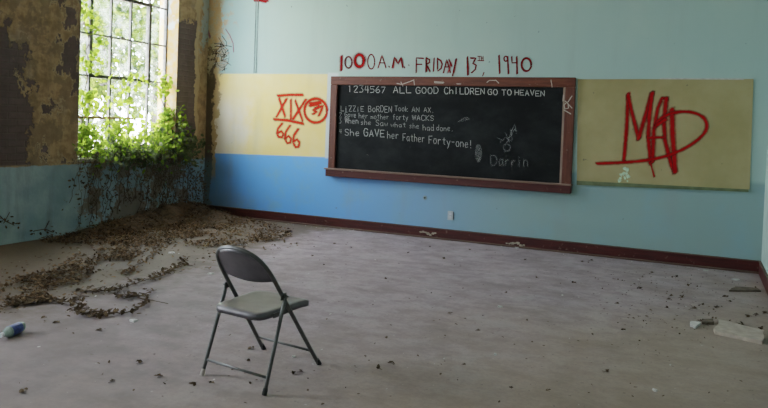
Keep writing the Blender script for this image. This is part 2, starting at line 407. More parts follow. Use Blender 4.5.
# chipped patches where the baseboard's paint has flaked to bare wood
for (u, v, w) in ((515, 243.5, .21), (428, 233.3, .20)):
    c = onback(u, v, -.0245); bm = bmesh.new()
    for k in range(7):
        x = c.x+(k/6-.5)*w; z = c.z+random.uniform(-.018, .016); r = random.uniform(.010, .022)
        vs = [bm.verts.new((x+r*1.5*cos(a)*random.uniform(.6, 1.2), -.0225-random.uniform(.001, .006), z+r*sin(a)*random.uniform(.6, 1.2))) for a in [2*pi*i/7 for i in range(7)]]
        bm.faces.new(vs)
    tag(obj('flaked_patch', bm, 'sill', sk), 'pale patch of flaked paint')

# windows: steel sash, five bays wide
def window(n, y0, y1, visible):
    root = struct('window_%d' % n, boxbm((-.255, y0, SILL), (-.185, y1, SILL+.05), .004), 'steel')
    zs = [1.39, 1.91, 2.43, 2.95]; X = -.22; bays = [y1-(y1-y0)*k/5 for k in range(6)]
    bm = bmesh.new()
    for y in bays[::5]: box(bm, (X-.025, y-.022 if y == y1 else y, SILL), (X+.025, y if y == y1 else y+.022, HEAD))
    box(bm, (X-.025, y0, HEAD-.03), (X+.025, y1, HEAD))
    bmesh.ops.recalc_face_normals(bm, faces=bm.faces[:]); obj('window_frame', bm, 'steel', root)
    bm = bmesh.new()
    for k, y in enumerate(bays[1:5]): box(bm, (X-.018, y-.012, SILL+.04), (X+.018, y+.012, HEAD-.02))
    for z in zs[1:]: box(bm, (X-.016, y0, z-.010), (X+.016, y1, z+.010))
    bmesh.ops.recalc_face_normals(bm, faces=bm.faces[:]); obj('glazing_bars', bm, 'steel', root)
    bm = bmesh.new(); box(bm, (X-.018, y0, zs[0]-.014), (X+.02, y1-.55, zs[0]+.014))
    tag(obj('rusted_bar', bm, 'rust', root), 'rust red cross bar')
    # the pivoting vent sash: three bays, heavier section
    a, b = bays[4], bays[1]; bm = bmesh.new()
    for y in (a, b): box(bm, (X-.03, y-.022, zs[1]-.022), (X+.03, y+.022, zs[3]+.022))
    for z in (zs[1], zs[3]): box(bm, (X-.03, a, z-.021), (X+.03, b, z+.021))
    box(bm, (X+.02, (a+b)/2-.05, zs[1]-.005), (X+.055, (a+b)/2+.05, zs[1]+.03)); box(bm, (X+.02, (a+b)/2-.03, zs[2]-.0), (X+.04, (a+b)/2+.04, zs[2]+.025))
    bmesh.ops.recalc_face_normals(bm, faces=bm.faces[:]); obj('vent_sash', bm, 'steel', root)
    bm = bmesh.new(); zz = [SILL+.05]+zs+[HEAD-.03]
    for i in range(5):
        for j in range(5):
            if j == 0 and i in (0, 1, 2, 4) or (j == 1 and i == 3): continue       # panes gone where the ivy comes in
            bm.faces.new([bm.verts.new(p) for p in ((X, bays[i], zz[j]), (X, bays[i+1], zz[j]), (X, bays[i+1], zz[j+1]), (X, bays[i], zz[j+1]))])
    obj('glass_panes', bm, 'glass', root)
    bm = boxbm((-.185, y0, SILL-.0), (.03, y1, SILL+.035), .008); obj('window_sill', bm, 'sill', root)
for i, (a, b) in enumerate(WINS): window(i+1, a, b, i == 0)  # the window after the first is an added light source out of view

# ------------------------------------------------------------------ blackboard
bb = empty('blackboard', (3.75, 0, .71), 'long black chalkboard in a red-brown wooden frame, covered in chalk writing', 'blackboard')
def bpart(name, bm, m, smooth=False):
    o = obj(name, bm, m, bb, smooth); o.matrix_parent_inverse = Matrix.Translation((-3.75, 0, -.71)); return o
X0, X1, ZT, ZB = 2.128, 5.385, 2.065, .81
bpart('slate', boxbm((X0+.05, -.012, ZB-.02), (X1-.05, 0, ZT-.05)), 'slate')
bpart('frame_top', boxbm((X0, -.042, ZT-.115), (X1, 0, ZT), .006), 'frame')
bpart('frame_side', boxbm((X0, -.042, ZB), (X0+.105, 0, ZT-.115), .006), 'framev')
bpart('frame_side', boxbm((X1-.115, -.042, ZB), (X1, 0, ZT-.115), .006), 'framev')
bpart('inner_strip', boxbm((X1-.138, -.030, ZB), (X1-.115, 0, ZT-.115), .003), 'strip')
bpart('chalk_ledge', boxbm((X0-.012, -.085, ZB-.105), (X1+.004, 0, ZB-.012), .006), 'ledgefront')
bpart('ledge_top', boxbm((X0-.03, -.098, ZB-.012), (X1+.012, 0, ZB+.006), .004), 'ledge')

def onb(u, v): return onback(u, v, -.0125)
def onfr(u, v): return onback(u, v, -.0425)
NB = Vector((0, -1, 0))
# single-line letter shapes on a 4 x 6 grid (y up); lower case uses the lower part
G = {
'1': [[(1, 5), (2, 6), (2, 0)]], '2': [[(0, 5), (1, 6), (3, 6), (4, 5), (0, 0), (4, 0)]], '3': [[(0, 6), (4, 6), (2, 3.5), (4, 2), (3, 0), (0, 0)]],
'4': [[(1, 6), (0, 2.5), (4, 2.5)], [(3, 6), (3, 0)]], '5': [[(4, 6), (0, 6), (0, 3.5), (3, 3.5), (4, 2), (3, 0), (0, 0)]], '6': [[(3, 6), (0, 3), (0, 1), (1, 0), (3, 0), (4, 1.5), (3, 3), (0, 2)]], '7': [[(0, 6), (4, 6), (1, 0)]],
'A': [[(0, 0), (2, 6), (4, 0)], [(.8, 2), (3.2, 2)]], 'B': [[(0, 0), (0, 6), (3, 6), (3.5, 4.5), (3, 3.2), (0, 3.2)], [(3, 3.2), (4, 1.6), (3, 0), (0, 0)]], 'C': [[(4, 5), (3, 6), (1, 6), (0, 4), (0, 2), (1, 0), (3, 0), (4, 1)]],
'D': [[(0, 0), (0, 6), (2.5, 6), (4, 4), (4, 2), (2.5, 0), (0, 0)]], 'E': [[(4, 6), (0, 6), (0, 0), (4, 0)], [(0, 3), (3, 3)]], 'F': [[(4, 6), (0, 6), (0, 0)], [(0, 3), (3, 3)]],
'G': [[(4, 5), (3, 6), (1, 6), (0, 4), (0, 2), (1, 0), (3, 0), (4, 1), (4, 3), (2.4, 3)]], 'H': [[(0, 0), (0, 6)], [(4, 0), (4, 6)], [(0, 3), (4, 3)]], 'I': [[(2, 0), (2, 6)]], 'K': [[(0, 0), (0, 6)], [(4, 6), (0, 2.6), (4, 0)]],
'L': [[(0, 6), (0, 0), (4, 0)]], 'N': [[(0, 0), (0, 6), (4, 0), (4, 6)]], 'O': [[(1, 0), (0, 2), (0, 4), (1, 6), (3, 6), (4, 4), (4, 2), (3, 0), (1, 0)]], 'R': [[(0, 0), (0, 6), (3, 6), (4, 4.5), (3, 3), (0, 3)], [(1.5, 3), (4, 0)]],
'S': [[(4, 5), (3, 6), (1, 6), (0, 4.5), (1, 3.3), (3, 2.7), (4, 1.5), (3, 0), (1, 0), (0, 1)]], 'T': [[(0, 6), (4, 6)], [(2, 6), (2, 0)]], 'V': [[(0, 6), (2, 0), (4, 6)]], 'W': [[(-.4, 6), (.8, 0), (2, 5.6), (3.2, 0), (4.4, 6)]], 'X': [[(0, 0), (4, 6)], [(0, 6), (4, 0)]], 'Z': [[(0, 6), (4, 6), (0, 0), (4, 0)]],
'a': [[(3.6, 3.4), (1, 3.6), (0, 2), (1, 0), (3, .6), (3.6, 3.4), (3.8, 0)]], 'd': [[(3.6, 2.6), (1, 3.6), (0, 2), (1, 0), (3.4, .8)], [(3.6, 6), (3.6, 0)]], 'e': [[(0, 2), (3.6, 2), (3, 3.6), (1, 3.6), (0, 2), (1, 0), (3.4, .4)]], 'f': [[(3.4, 5.6), (2.4, 6), (1.6, 5), (1.6, 0)], [(.4, 3.4), (3, 3.4)]],
'h': [[(0, 6), (0, 0)], [(0, 2.6), (2, 3.6), (3.6, 2.4), (3.6, 0)]], 'i': [[(2, 3.6), (2, 0)], [(2, 5)]], 'k': [[(0, 6), (0, 0)], [(3.4, 3.6), (0, 1.6), (3.6, 0)]], 'm': [[(0, 0), (0, 3.6)], [(0, 2.6), (1, 3.6), (2, 2.4), (2, 0)], [(2, 2.6), (3, 3.6), (4, 2.4), (4, 0)]],
'n': [[(0, 0), (0, 3.6)], [(0, 2.4), (2, 3.6), (3.6, 2.4), (3.6, 0)]], 'o': [[(1, 0), (0, 1.8), (1, 3.6), (3, 3.6), (4, 1.8), (3, 0), (1, 0)]], 'r': [[(.4, 0), (.4, 3.6)], [(.4, 2.2), (2, 3.6), (3.4, 3.2)]], 's': [[(3.4, 3.2), (1, 3.6), (.4, 2.6), (3.2, 1.2), (2.4, 0), (.2, .3)]],
't': [[(2, 5.4), (2, .6), (3.4, 0)], [(.4, 3.8), (3.6, 3.8)]], 'v': [[(0, 3.6), (2, 0), (4, 3.6)]], 'w': [[(0, 3.6), (1, 0), (2, 2.6), (3, 0), (4, 3.6)]], 'y': [[(0, 3.6), (2, .4)], [(4, 3.6), (1, -2.4)]],
'.': [[(1.6, 0), (2, .3)]], '-': [[(.6, 2.6), (3.4, 2.6)]], '!': [[(2, 6), (2, 1.8)], [(2, .1)]], ',': [[(2, .6), (1.4, -1.2)]],
}
def write(text, u0, v0, u1, v1, h, w=None):
    """lines of a handwritten row from baseline point (u0,v0) to (u1,v1), letter height h, photo pixels"""
    out = []; n = len(text); st = (u1-u0)/n
    for i, ch in enumerate(text):
        if ch == ' ': continue
        j = random.uniform(-.05, .05)*h; sc = random.uniform(.92, 1.08)
        for ln in G[ch]:
            ww = .70*st if ch not in 'I1i.!' else .5*st
            pts = [(u0+st*i+x/4*ww, v0+(v1-v0)*(i/n)+j-y/6*h*sc) for x, y in ln]
            out.append(dict(p=pts, w=w) if w else pts)
    return out
ckw = [write('1234567', 348.5, 92, 387, 93.3, 6.3, .013), write('ALL', 393.5, 92.8, 413, 93.2, 6.3, .015), write('GOOD', 416, 93.4, 440, 93.7, 6.0, .015), write('ChILDREN', 444.5, 93.8, 486, 94.6, 6.2, .015), write('GO', 488, 94.8, 499, 95, 5.5, .015), write('TO', 502, 95, 513, 95, 5.5, .016), write('HEAVEN', 515, 95, 546, 96.2, 5.4, .015)]
ckw2 = [write('LiZZiE', 341, 111, 365, 111.5, 5, .011),
        write('BoRDEN', 368.5, 112, 393, 112.4, 6, .012),
        write('Took', 395, 111, 409, 111.4, 5, .010),
        write('AN', 412, 112, 420.5, 112.3, 5, .010), write('AX.', 424, 112.3, 436, 112.8, 5, .010),
        write('2', 339.5, 117, 342.4, 117.1, 4.6, .009), write('Gave', 345, 117.1, 357, 117.5, 5.2, .009),
        write('her', 359, 118, 369, 118.4, 5, .009),
        write('mother', 371, 118.7, 390, 119.3, 4.8, .008),
        write('forty', 393, 119.5, 409, 119.8, 5, .009),
        write('WACKS', 412.5, 120.4, 435, 120.6, 5.2, .011),
        write('3', 339, 123, 342.4, 123.1, 5, .010), write('When', 345.3, 123.2, 359.5, 123.8, 6, .012),
        write('she', 361, 124.5, 372, 125, 5, .010),
        write('Saw', 376, 125.6, 389, 126.2, 5.5, .010),
        write('what', 391, 127, 407, 127.3, 4.8, .009),
        write('she', 409.5, 128, 420, 128.6, 5, .009),
        write('had', 423, 130.2, 435, 130.6, 6, .011),
        write('done.', 436.5, 130.6, 455, 131.4, 5.5, .010),
        write('4', 339.5, 133.5, 342.5, 133.6, 4, .009),
        write('She', 345, 135, 361, 136, 6.5, .012),
        write('GAVE', 364, 136.2, 386, 137.2, 7, .019),
        write('her', 387.5, 138.5, 400, 139.2, 7, .012),
        write('Father', 403, 140.5, 426, 142.3, 7.5, .012),
        write('Forty-one!', 429, 143.5, 474, 148, 7.8, .014)]
def each(name, groups, m, conv, w):
    for g in groups:
        o = strokes(name, g, m, bb, conv, w, NB); o.matrix_parent_inverse = Matrix.Translation((-3.75, 0, -.71))
each('chalk_word', ckw, 'chalk', onb, .014)
each('chalk_word', ckw2, 'chalk2', onb, .010)
Z = lambda pts: [(465+x/3.708, 75+y/3.708) for x, y in pts]
each('faint_chalk_name', [write('D', 491, 165, 499.5, 165, 10)+write('arrin', 499, 165.5, 530, 167, 11)], 'chalkf', onb, .013)
each('faint_chalk_face', [[Z([(118, 232), (135, 240)]), Z([(150, 215), (165, 250)]), Z([(165, 235), (185, 200)]), Z([(170, 200), (175, 240)]), Z([(130, 250), (150, 232), (175, 245)]), Z(ell(155, 268, 14, 12)), Z([(145, 285), (165, 280)]), Z([(155, 252), (185, 180), (190, 215)])]], 'chalkf', onb, .014)
each('chalk_scribble', [[Z(ell(50, 290, 11, 32, 14)), Z(ell(50, 292, 6, 24, 12)), Z([(48, 262), (52, 320)])]], 'chalkf', onb, .016)
each('chalk_smudge', [[[(458, 122), (466, 117)], [(462, 121), (469, 119)]], [[(367, 155), (369, 154.5)]], [Z([(0, 160), (12, 158)])]], 'chalkf', onb, .02)
# chalk doodles on the frame
Y = lambda pts: [(400+x/2.55, 40+y/2.55) for x, y in pts]
fr = [[(397, 83.5), (402, 84.5), (414, 80)], [(401, 82), (403, 86)], [(414, 81), (414.5, 85)], Y([(88, 106), (112, 108)]), Y([(88, 109), (110, 110)]), Y([(145, 112), (155, 112)]), Y([(222, 108), (228, 103), (245, 103), (252, 110)]), Y([(385, 102), (388, 120)]), [(563.5, 95), (563, 101)],
      [(565, 101), (568, 103.5), (568.5, 108), (565, 109), (564, 105), (566, 103)], [(568, 102), (572, 96)], [(564, 110), (571, 114)], [(568, 104), (572, 108)]]
DC = mat_stroke('dull_chalk', (.62, .52, .44), .6, .7, 70, .5)
for f_ in ([fr[0], fr[1], fr[2]], [fr[3], fr[4]], [fr[5]], [fr[6]], [fr[7]], [fr[8], fr[9], fr[10], fr[11], fr[12]]): each('frame_chalk_doodle', [f_], DC, onfr, .018)

# ------------------------------------------------------------------ tan board on the right with red graffiti
tb = empty('notice_board', (6.33, 0, .83), 'faded tan panel right of the blackboard, sprayed with red MAD', 'board')
PI_ = Matrix.Translation((-6.33, 0, -.83))
bm = bmesh.new(); q = [onback(578, 79.3), onback(753.5, 79), onback(749.6, 189.5), onback(577, 181)]
fr_ = [bm.verts.new((p.x, -.014, p.z)) for p in q]; bk_ = [bm.verts.new((p.x, 0, p.z)) for p in q]
bm.faces.new(fr_)
for k in range(4): bm.faces.new((fr_[k], bk_[k], bk_[(k+1) % 4], fr_[(k+1) % 4]))
bmesh.ops.recalc_face_normals(bm, faces=bm.faces[:])
o = obj('panel', bm, 'board', tb); o.matrix_parent_inverse = PI_
bm = bmesh.new(); q2 = [onback(577, 180.6), onback(748.5, 189.2), onback(748.3, 191.8), onback(577, 184.8)]
fr_ = [bm.verts.new((p.x, -.024, p.z)) for p in q2]; bk_ = [bm.verts.new((p.x, 0, p.z)) for p in q2]
bm.faces.new(fr_)
for k in range(4): bm.faces.new((fr_[k], bk_[k], bk_[(k+1) % 4], fr_[(k+1) % 4]))
bmesh.ops.recalc_face_normals(bm, faces=bm.faces[:])
o = obj('bottom_rail', bm, 'greenledge', tb); o.matrix_parent_inverse = PI_; o['label'] = 'dark green lower edge'
bm = bmesh.new()
a, b = onback(660, 79.0), onback(744, 79.2); box(bm, (a.x, -.017, a.z-.004), (b.x, 0, b.z+.007))  # pale strip paints a highlight onto the panel's top edge
o = obj('top_highlight', bm, 'plaster', tb); o.matrix_parent_inverse = PI_; o['label'] = 'pale strip painted as a top edge highlight'
K = lambda pts: [(590+x/3.546, 80+y/3.546) for x, y in pts]
D = [(p.x, p.y) for p in spline([(232, 168, 0), (245, 142, 0), (290, 118, 0), (350, 113, 0), (398, 130, 0), (414, 165, 0), (392, 203, 0), (330, 245, 0), (250, 275, 0), (150, 290, 0), (25, 296, 0)], 5)]
mad = [dict(p=K(p), w=w) for p, w in (([(120, 285), (130, 170), (135, 50)], .056), ([(135, 55), (150, 120), (172, 208)], .060), ([(172, 208), (195, 130), (220, 45)], .060), ([(220, 48), (210, 130), (206, 200), (215, 295)], .062),
       ([(222, 290), (226, 180), (240, 100), (256, 64), (272, 66)], .056), ([(270, 66), (262, 150), (266, 215), (288, 300), (300, 322)], .062), ([(205, 205), (262, 203)], .045), ([(290, 105), (293, 200), (302, 325)], .075), (D, .052), ([(238, 160), (266, 140)], .06), ([(216, 300), (228, 342)], .026))]
o = strokes('red_graffiti', mad, 'red', tb, lambda u, v: onback(u, v, -.0142), .06, NB, .002, 1.3); o.matrix_parent_inverse = PI_; o['label'] = 'bright red sprayed letters MAD with a sweeping tail'
bm = bmesh.new()
for k in range(16):
    c = onback(590+(122+random.gauss(0, 11))/3.546, 80+(340+random.gauss(0, 12))/3.546, -.0165); r = random.uniform(.010, .024)
    bm.faces.new([bm.verts.new((c.x+r*cos(a)*random.uniform(.6, 1.3), -.0145-random.uniform(.001, .004), c.z+r*sin(a)*random.uniform(.6, 1.3))) for a in [2*pi*i/8 for i in range(8)]])
o = obj('paint_splat', bm, simple('pale_green_splat', (.50, .66, .45), .8, .2, 40), tb); o.matrix_parent_inverse = PI_; o['label'] = 'pale green paint splat'

# ------------------------------------------------------------------ paint lettering straight on the back wall
onw = lambda u, v: onback(u, v, 0)
P1 = lambda x, y: (335+x/9.6, 48+y/9.6)
P2 = lambda x, y: (405+x/9.6, 48+y/9.6)
P3 = lambda x, y: (460+x/9.6, 48+y/9.6)
def pp(f, pts, w=None):
    q = [f(*a) for a in pts]; return dict(p=q, w=w) if w else q
dl = [pp(P1, [(66, 82), (64, 150), (62, 215)], .03), pp(P1, ell(130, 138, 33, 55), .022), pp(P1, ell(348, 132, 33, 70), .019), pp(P1, [(415, 190), (452, 70), (490, 188)], .019), pp(P1, [(428, 143), (480, 143)], .017), pp(P1, [(518, 178), (522, 180)], .022),
      pp(P1, [(550, 187), (574, 90), (606, 150), (635, 90), (650, 182)], .023), pp(P1, [(668, 185), (671, 188)], .02), pp(P1, [(708, 162), (712, 168)], .012),
      pp(P2, [(108, 235), (110, 95), (178, 100)], .020), pp(P2, [(108, 157), (162, 157)], .018), pp(P2, [(205, 225), (205, 95), (237, 112), (235, 140), (207, 157), (242, 225)], .023), pp(P2, [(280, 100), (274, 222)], .022),
      pp(P2, [(312, 100), (314, 222), (348, 195), (358, 155), (345, 122), (312, 100)], .022), pp(P2, [(370, 237), (402, 110), (436, 235)], .020), pp(P2, [(382, 182), (425, 182)], .018), pp(P2, [(422, 110), (452, 175)], .021), pp(P2, [(492, 105), (458, 265)], .022),
      pp(P2, [(600, 90), (605, 255)], .029), pp(P2, [(632, 97), (680, 98), (652, 148), (684, 165), (676, 205), (642, 237)], .022), pp(P2, [(698, 80), (727, 80)], .011), pp(P2, [(712, 80), (714, 114)], .011), pp(P2, [(733, 80), (734, 114)], .011), pp(P2, [(750, 80), (751, 114)], .011), pp(P2, [(733, 97), (750, 97)], .010), pp(P2, [(700, 121), (757, 122)], .012), pp(P2, [(758, 235), (746, 268)], .014),
      pp(P3, [(375, 75), (382, 240)], .026), pp(P3, ell(440, 103, 17, 24), .019), pp(P3, [(458, 85), (466, 245)], .023), pp(P3, [(497, 85), (500, 143), (546, 141)], .020), pp(P3, [(545, 85), (549, 245)], .023), pp(P3, ell(638, 160, 46, 62), .028)]
strokes('date_lettering', dl, 'redd', wall_back, onw, .022, NB, .002, 1.3)['label'] = 'dark red painted time and date above the blackboard'
Q = lambda x, y: (268+x/5.83, 88+y/5.83)
ol = [pp(Q, [(58, 45), (130, 40), (202, 40)], .030), pp(Q, [(36, 183), (110, 188), (205, 208)], .034), pp(Q, [(66, 62), (100, 165)], .028), pp(Q, [(108, 65), (52, 165)], .032), pp(Q, [(134, 70), (134, 178)], .026), pp(Q, [(160, 75), (202, 190)], .026), pp(Q, [(220, 68), (148, 180)], .030),
      pp(Q, ell(279, 132, 66, 70, 26), .034), pp(Q, [(245, 105), (290, 95), (300, 108), (262, 128), (285, 140), (262, 152)], .030), pp(Q, [(282, 118), (322, 105), (298, 160)], .026), pp(Q, [(250, 92), (305, 85)], .045),
      pp(Q, [(82, 208), (60, 235), (52, 262), (62, 285), (82, 288), (90, 268), (78, 252), (58, 262)], .028), pp(Q, [(128, 220), (105, 255), (98, 295), (112, 322), (130, 318), (135, 295), (120, 280), (102, 295)], .028), pp(Q, [(176, 240), (152, 275), (146, 315), (160, 345), (178, 342), (184, 318), (170, 300), (150, 312)], .028)]
strokes('numeral_graffiti', ol, 'orange', wall_back, onw, .03, NB, .002, 1.45)['label'] = 'orange red sprayed XIX, 666 and circled 37'
hl = [pp(P1, ell(235, 122, 42, 58), .058), pp(P1, ell(235, 122, 42, 58, 18, 180, 540), .05)]
strokes('bold_numeral', hl, 'red', wall_back, onw, .05, NB, .003)['label'] = 'bold red sprayed zero'
hh = [dict(p=q_['p'] if isinstance(q_, dict) else q_, w=.085) for q_ in ol]+[pp(P1, [(62, 85), (62, 210)], .05), pp(P1, [(60, 85), (58, 205)], .09), pp(P1, ell(235, 122, 44, 60), .11), pp(P1, [(560, 190), (574, 90), (606, 150), (640, 95), (655, 182)], .05), pp(P1, ell(130, 138, 33, 55), .045), pp(P2, [(205, 225), (205, 95)], .05), pp(P2, [(415, 235), (440, 150)], .05), pp(P2, [(470, 235), (490, 115)], .05)]
strokes('overspray', hh, 'redhalo', wall_back, onw, .05, NB, .001)
S = lambda x, y: (170+x/5.1, y/5.1)
sc = []
for k in range(26):
    a = random.uniform(0, pi); c = (262+random.gauss(0, 22), 285+random.gauss(0, 45)); L = random.uniform(8, 30)
    sc.append(pp(S, [(c[0]-L*cos(a), c[1]-L*sin(a)), (c[0]+random.gauss(0, 5), c[1]+random.gauss(0, 5)), (c[0]+L*cos(a), c[1]+L*sin(a))], random.uniform(.008, .017)))
strokes('white_scrawl', [pp(S, [(250+random.gauss(0, 16), 225+i*9), (285+random.gauss(0, 10), 215+i*9)], .04) for i in range(16)], 'white', wall_back, onw, .04, NB, .001)
strokes('black_scrawl', sc+[pp(S, ell(268, 290, 34, 55, 14), .010)], 'scrawl', wall_back, onw, .012, NB, .003)
strokes('pink_mark', [pp(S, [(285, 150), (305, 180), (322, 220), (325, 265)], .035), pp(S, [(195, 160), (205, 190)], .06)], 'pink', wall_back, onw, .04, NB, .0015)
strokes('red_blotch', [pp(S, [(430, 4), (500, 4)], .05), pp(S, [(455, 0), (490, 10)], .05)], 'red', wall_back, onw, .05, NB)
# two thin cables running up the wall
cbl = empty('wall_cable', (.86, 0, 2.11), 'thin painted pair of cables running up the wall left of the blackboard', 'cable')
for dx in (-.018, .018):
    bm = bmesh.new(); tube(bm, [(.86+dx, -.005, 2.11), (.86+dx*1.05, -.005, 2.7), (.86+dx, -.005, H)], .005, 6)
    o = obj('cable_run', bm, 'cable', cbl, True); o.matrix_parent_inverse = Matrix.Translation((-.86, 0, -2.11))

# wall outlet and an old empty hole
c = onback(450.5, 215.5); ou = empty('wall_outlet', c, 'small white electrical outlet low on the wall above the baseboard', 'outlet')
obj('cover_plate', boxbm((-.036, -.010, -.058), (.036, 0, .058), .004, 2), 'plate', ou)
for z in (-.022, .022):
    bm = bmesh.new(); lathe(bm, [(0, .0155), (1, .014)], Vector((0, -.010, z)), Vector((0, -.013, z)), 14); s_ = obj('socket', bm, 'cap', ou)
    bm = bmesh.new(); box(bm, (-.007, -.0145, z-.004), (-.005, -.0129, z+.006)); box(bm, (.005, -.0145, z-.004), (.007, -.0129, z+.006)); obj('slot', bm, 'dark', s_)
obj('side_shadow_box', boxbm((.036, -.008, -.05), (.044, 0, .05), .002), 'dark', ou)  # dark strip standing in for the shadow beside the cover plate
for nm, (u, v), w, lab in (('wall_hole', (425, 197.8), .030, 'dark screw hole in the blue wall left of the outlet, below the blackboard'), ('wall_hook', (465, 103), 0, None)):
    if not w: continue
    c = onback(u, v); r = empty(nm, c, 'dark rusted mounting plate stub on the blue wall under the blackboard', 'fixture')
    bm = bmesh.new(); lathe(bm, [(0, w), (.7, w*.9), (1, w*.5)], Vector((0, 0, 0)), Vector((0, -.008, 0)), 9); obj('plate', bm, 'cable', r)
    bm = bmesh.new(); lathe(bm, [(0, .012), (1, .010)], Vector((0, -.008, 0)), Vector((0, -.014, 0)), 8); obj('screw', bm, 'dark', r)

# ------------------------------------------------------------------ folding chair
CH = empty('folding_chair', (4.500, -4.99, 0), 'grey metal folding chair standing alone in the middle of the empty floor', 'chair', radians(-8))
def fy(z): return .27-.545*z/.70       # lean of the long U frame
half = [(.228, fy(0), 0), (.214, fy(.2), .2), (.203, fy(.42), .42), (.198, fy(.56), .56), (.190, fy(.635), .635), (.165, fy(.70), .70), (.115, fy(.742), .742), (.055, fy(.76)+.0, .76), (0, fy(.764), .764)]
pts = spline(half+[(-x, y, z) for x, y, z in half[::-1][1:]], 5)
bm = bmesh.new(); tube(bm, pts, .0125, 10); frame = obj('front_leg_frame', bm, 'tube', CH, True)
for s in (-1, 1):
    bm = bmesh.new(); lathe(bm, [(0, .016), (.7, .015), (1, .0135)], Vector((s*.228, fy(0)+.004, 0)), Vector((s*.226, fy(.03), .035)), 10); obj('rubber_foot', bm, 'rubber', frame)
for s in (-1, 1):
    bm = bmesh.new(); foot = Vector((s*.240, -.272, 0)); top = Vector((s*.226, -.118, .505))
    tube(bm, [foot.lerp(top, t/6) for t in range(7)], .0115, 10); lg = obj('rear_leg', bm, 'tube', CH, True)
    bm = bmesh.new(); lathe(bm, [(0, .0155), (.7, .0145), (1, .0125)], foot, foot.lerp(top, .07), 10); o = obj('rubber_foot', bm, 'palefoot' if s < 0 else 'rubber', lg)
    if s < 0: o['label'] = 'pale dusty rubber foot'
    bm = bmesh.new(); box(bm, (s*.216-.004 if s > 0 else s*.216-.004, -.15, .478), (s*.216+.004, -.10, .515)); bmesh.ops.bevel(bm, geom=bm.edges[:], offset=.003, segments=1, affect='EDGES')
    for yy in (-.135, -.113): lathe(bm, [(0, .006), (1, .004)], Vector((s*.216, yy, .497)), Vector((s*.240, yy, .497)), 8)
    obj('hinge_bracket', bm, 'tube', CH)
    bm = bmesh.new(); box(bm, (s*.196-.003, -.18, .385), (s*.196+.003, -.02, .412)); obj('seat_bracket', bm, 'tube', CH)
a, b = Vector((-.2365, -.272+.154*.165, .085)), Vector((.2365, -.272+.154*.165, .085))
bm = bmesh.new(); tube(bm, [a, b], .0075, 8); tag(obj('rear_stretcher', bm, 'tube', CH, True))
zf = .105; bm = bmesh.new(); tube(bm, [(-.220, fy(zf), zf), (.220, fy(zf), zf)], .0075, 8); obj('front_stretcher', bm, 'tube', CH, True)
# pressed-steel seat pan: rounded outline, dished top, turned-down lip
bm = bmesh.new(); NX, NY = 18, 18; grid = []
def seatpt(i, j):
    s = i/NX*2-1; t = j/NY*2-1; k = 1-.5*(1-1/sqrt(1+min(s*s, t*t)))*1.0
    # squircle mapping keeps the corners round
    r = (abs(s)**7+abs(t)**7)**(1/7); m_ = max(abs(s), abs(t)); f = m_/r if r > 1e-6 else 1
    s *= f; t *= f
    wdt = .195+.012*t
    d = max(0, 1-m_**3); e = m_
    z = .425-.012*d+(-.010 if e > .97 else 0)-(.012*max(0, t-.55)/.45)**1
    return Vector((s*wdt, -.045+t*.238, z))
for i in range(NX+1): grid.append([bm.verts.new(seatpt(i, j)) for j in range(NY+1)])
for i in range(NX):
    for j in range(NY): bm.faces.new((grid[i][j], grid[i+1][j], grid[i+1][j+1], grid[i][j+1]))
ring = [grid[i][0] for i in range(NX+1)]+[grid[NX][j] for j in range(1, NY+1)]+[grid[i][NY] for i in range(NX-1, -1, -1)]+[grid[0][j] for j in range(NY-1, 0, -1)]
low = [bm.verts.new(v.co+Vector((0, 0, -.028))) for v in ring]; n = len(ring)
for k in range(n): bm.faces.new((ring[k], low[k], low[(k+1) % n], ring[(k+1) % n]))
inn = [bm.verts.new(Vector((v.co.x*.94, (v.co.y+.055)*.94-.055, v.co.z+.002))) for v in low]
for k in range(n): bm.faces.new((low[k], inn[k], inn[(k+1) % n], low[(k+1) % n]))
bm.faces.new(inn)
bmesh.ops.recalc_face_normals(bm, faces=bm.faces[:]); obj('seat', bm, 'chair', CH, True)
# backrest sheet filling the bow of the frame
bm = bmesh.new(); NU, NV = 16, 8; rows = []
def bowz(x): 
    for (xa, ya, za), (xb, yb, zb) in zip(half[3:], half[4:]):
        if xb <= abs(x) <= xa: return za+(zb-za)*((xa-abs(x))/(xa-xb))
    return .6
for side in (0, 1):
    rr = []
    for i in range(NU+1):
        x = (i/NU*2-1)*.186; zt = max(bowz(x)-.004, .60); zb = .585-.022*(1-(x/.186)**2); col = []
        for j in range(NV+1):
            z = zb+(zt-zb)*j/NV; bow = -.020*(1-(x/.186)**2)
            col.append(bm.verts.new((x, fy(z)+bow+(.005 if side else -.002), z)))
        rr.append(col)
    rows.append(rr)
for side in (0, 1):
    for i in range(NU):
        for j in range(NV):
            q = [rows[side][i][j], rows[side][i+1][j], rows[side][i+1][j+1], rows[side][i][j+1]]; bm.faces.new(q if side else q[::-1])
for i in range(NU):
    for j in (0, NV): bm.faces.new((rows[0][i][j], rows[0][i+1][j], rows[1][i+1][j], rows[1][i][j]))
for j in range(NV):
    for i in (0, NU): bm.faces.new((rows[0][i][j], rows[0][i][j+1], rows[1][i][j+1], rows[1][i][j]))
bmesh.ops.recalc_face_normals(bm, faces=bm.faces[:]); obj('backrest', bm, 'chair', CH, True)

# the old frame is racked a little to its right
for o in list(CH.children_recursive):
    for v in o.data.vertices: v.co.x = v.co.x*.965+.082*v.co.z-.09*v.co.y; v.co.y -= .045*v.co.z

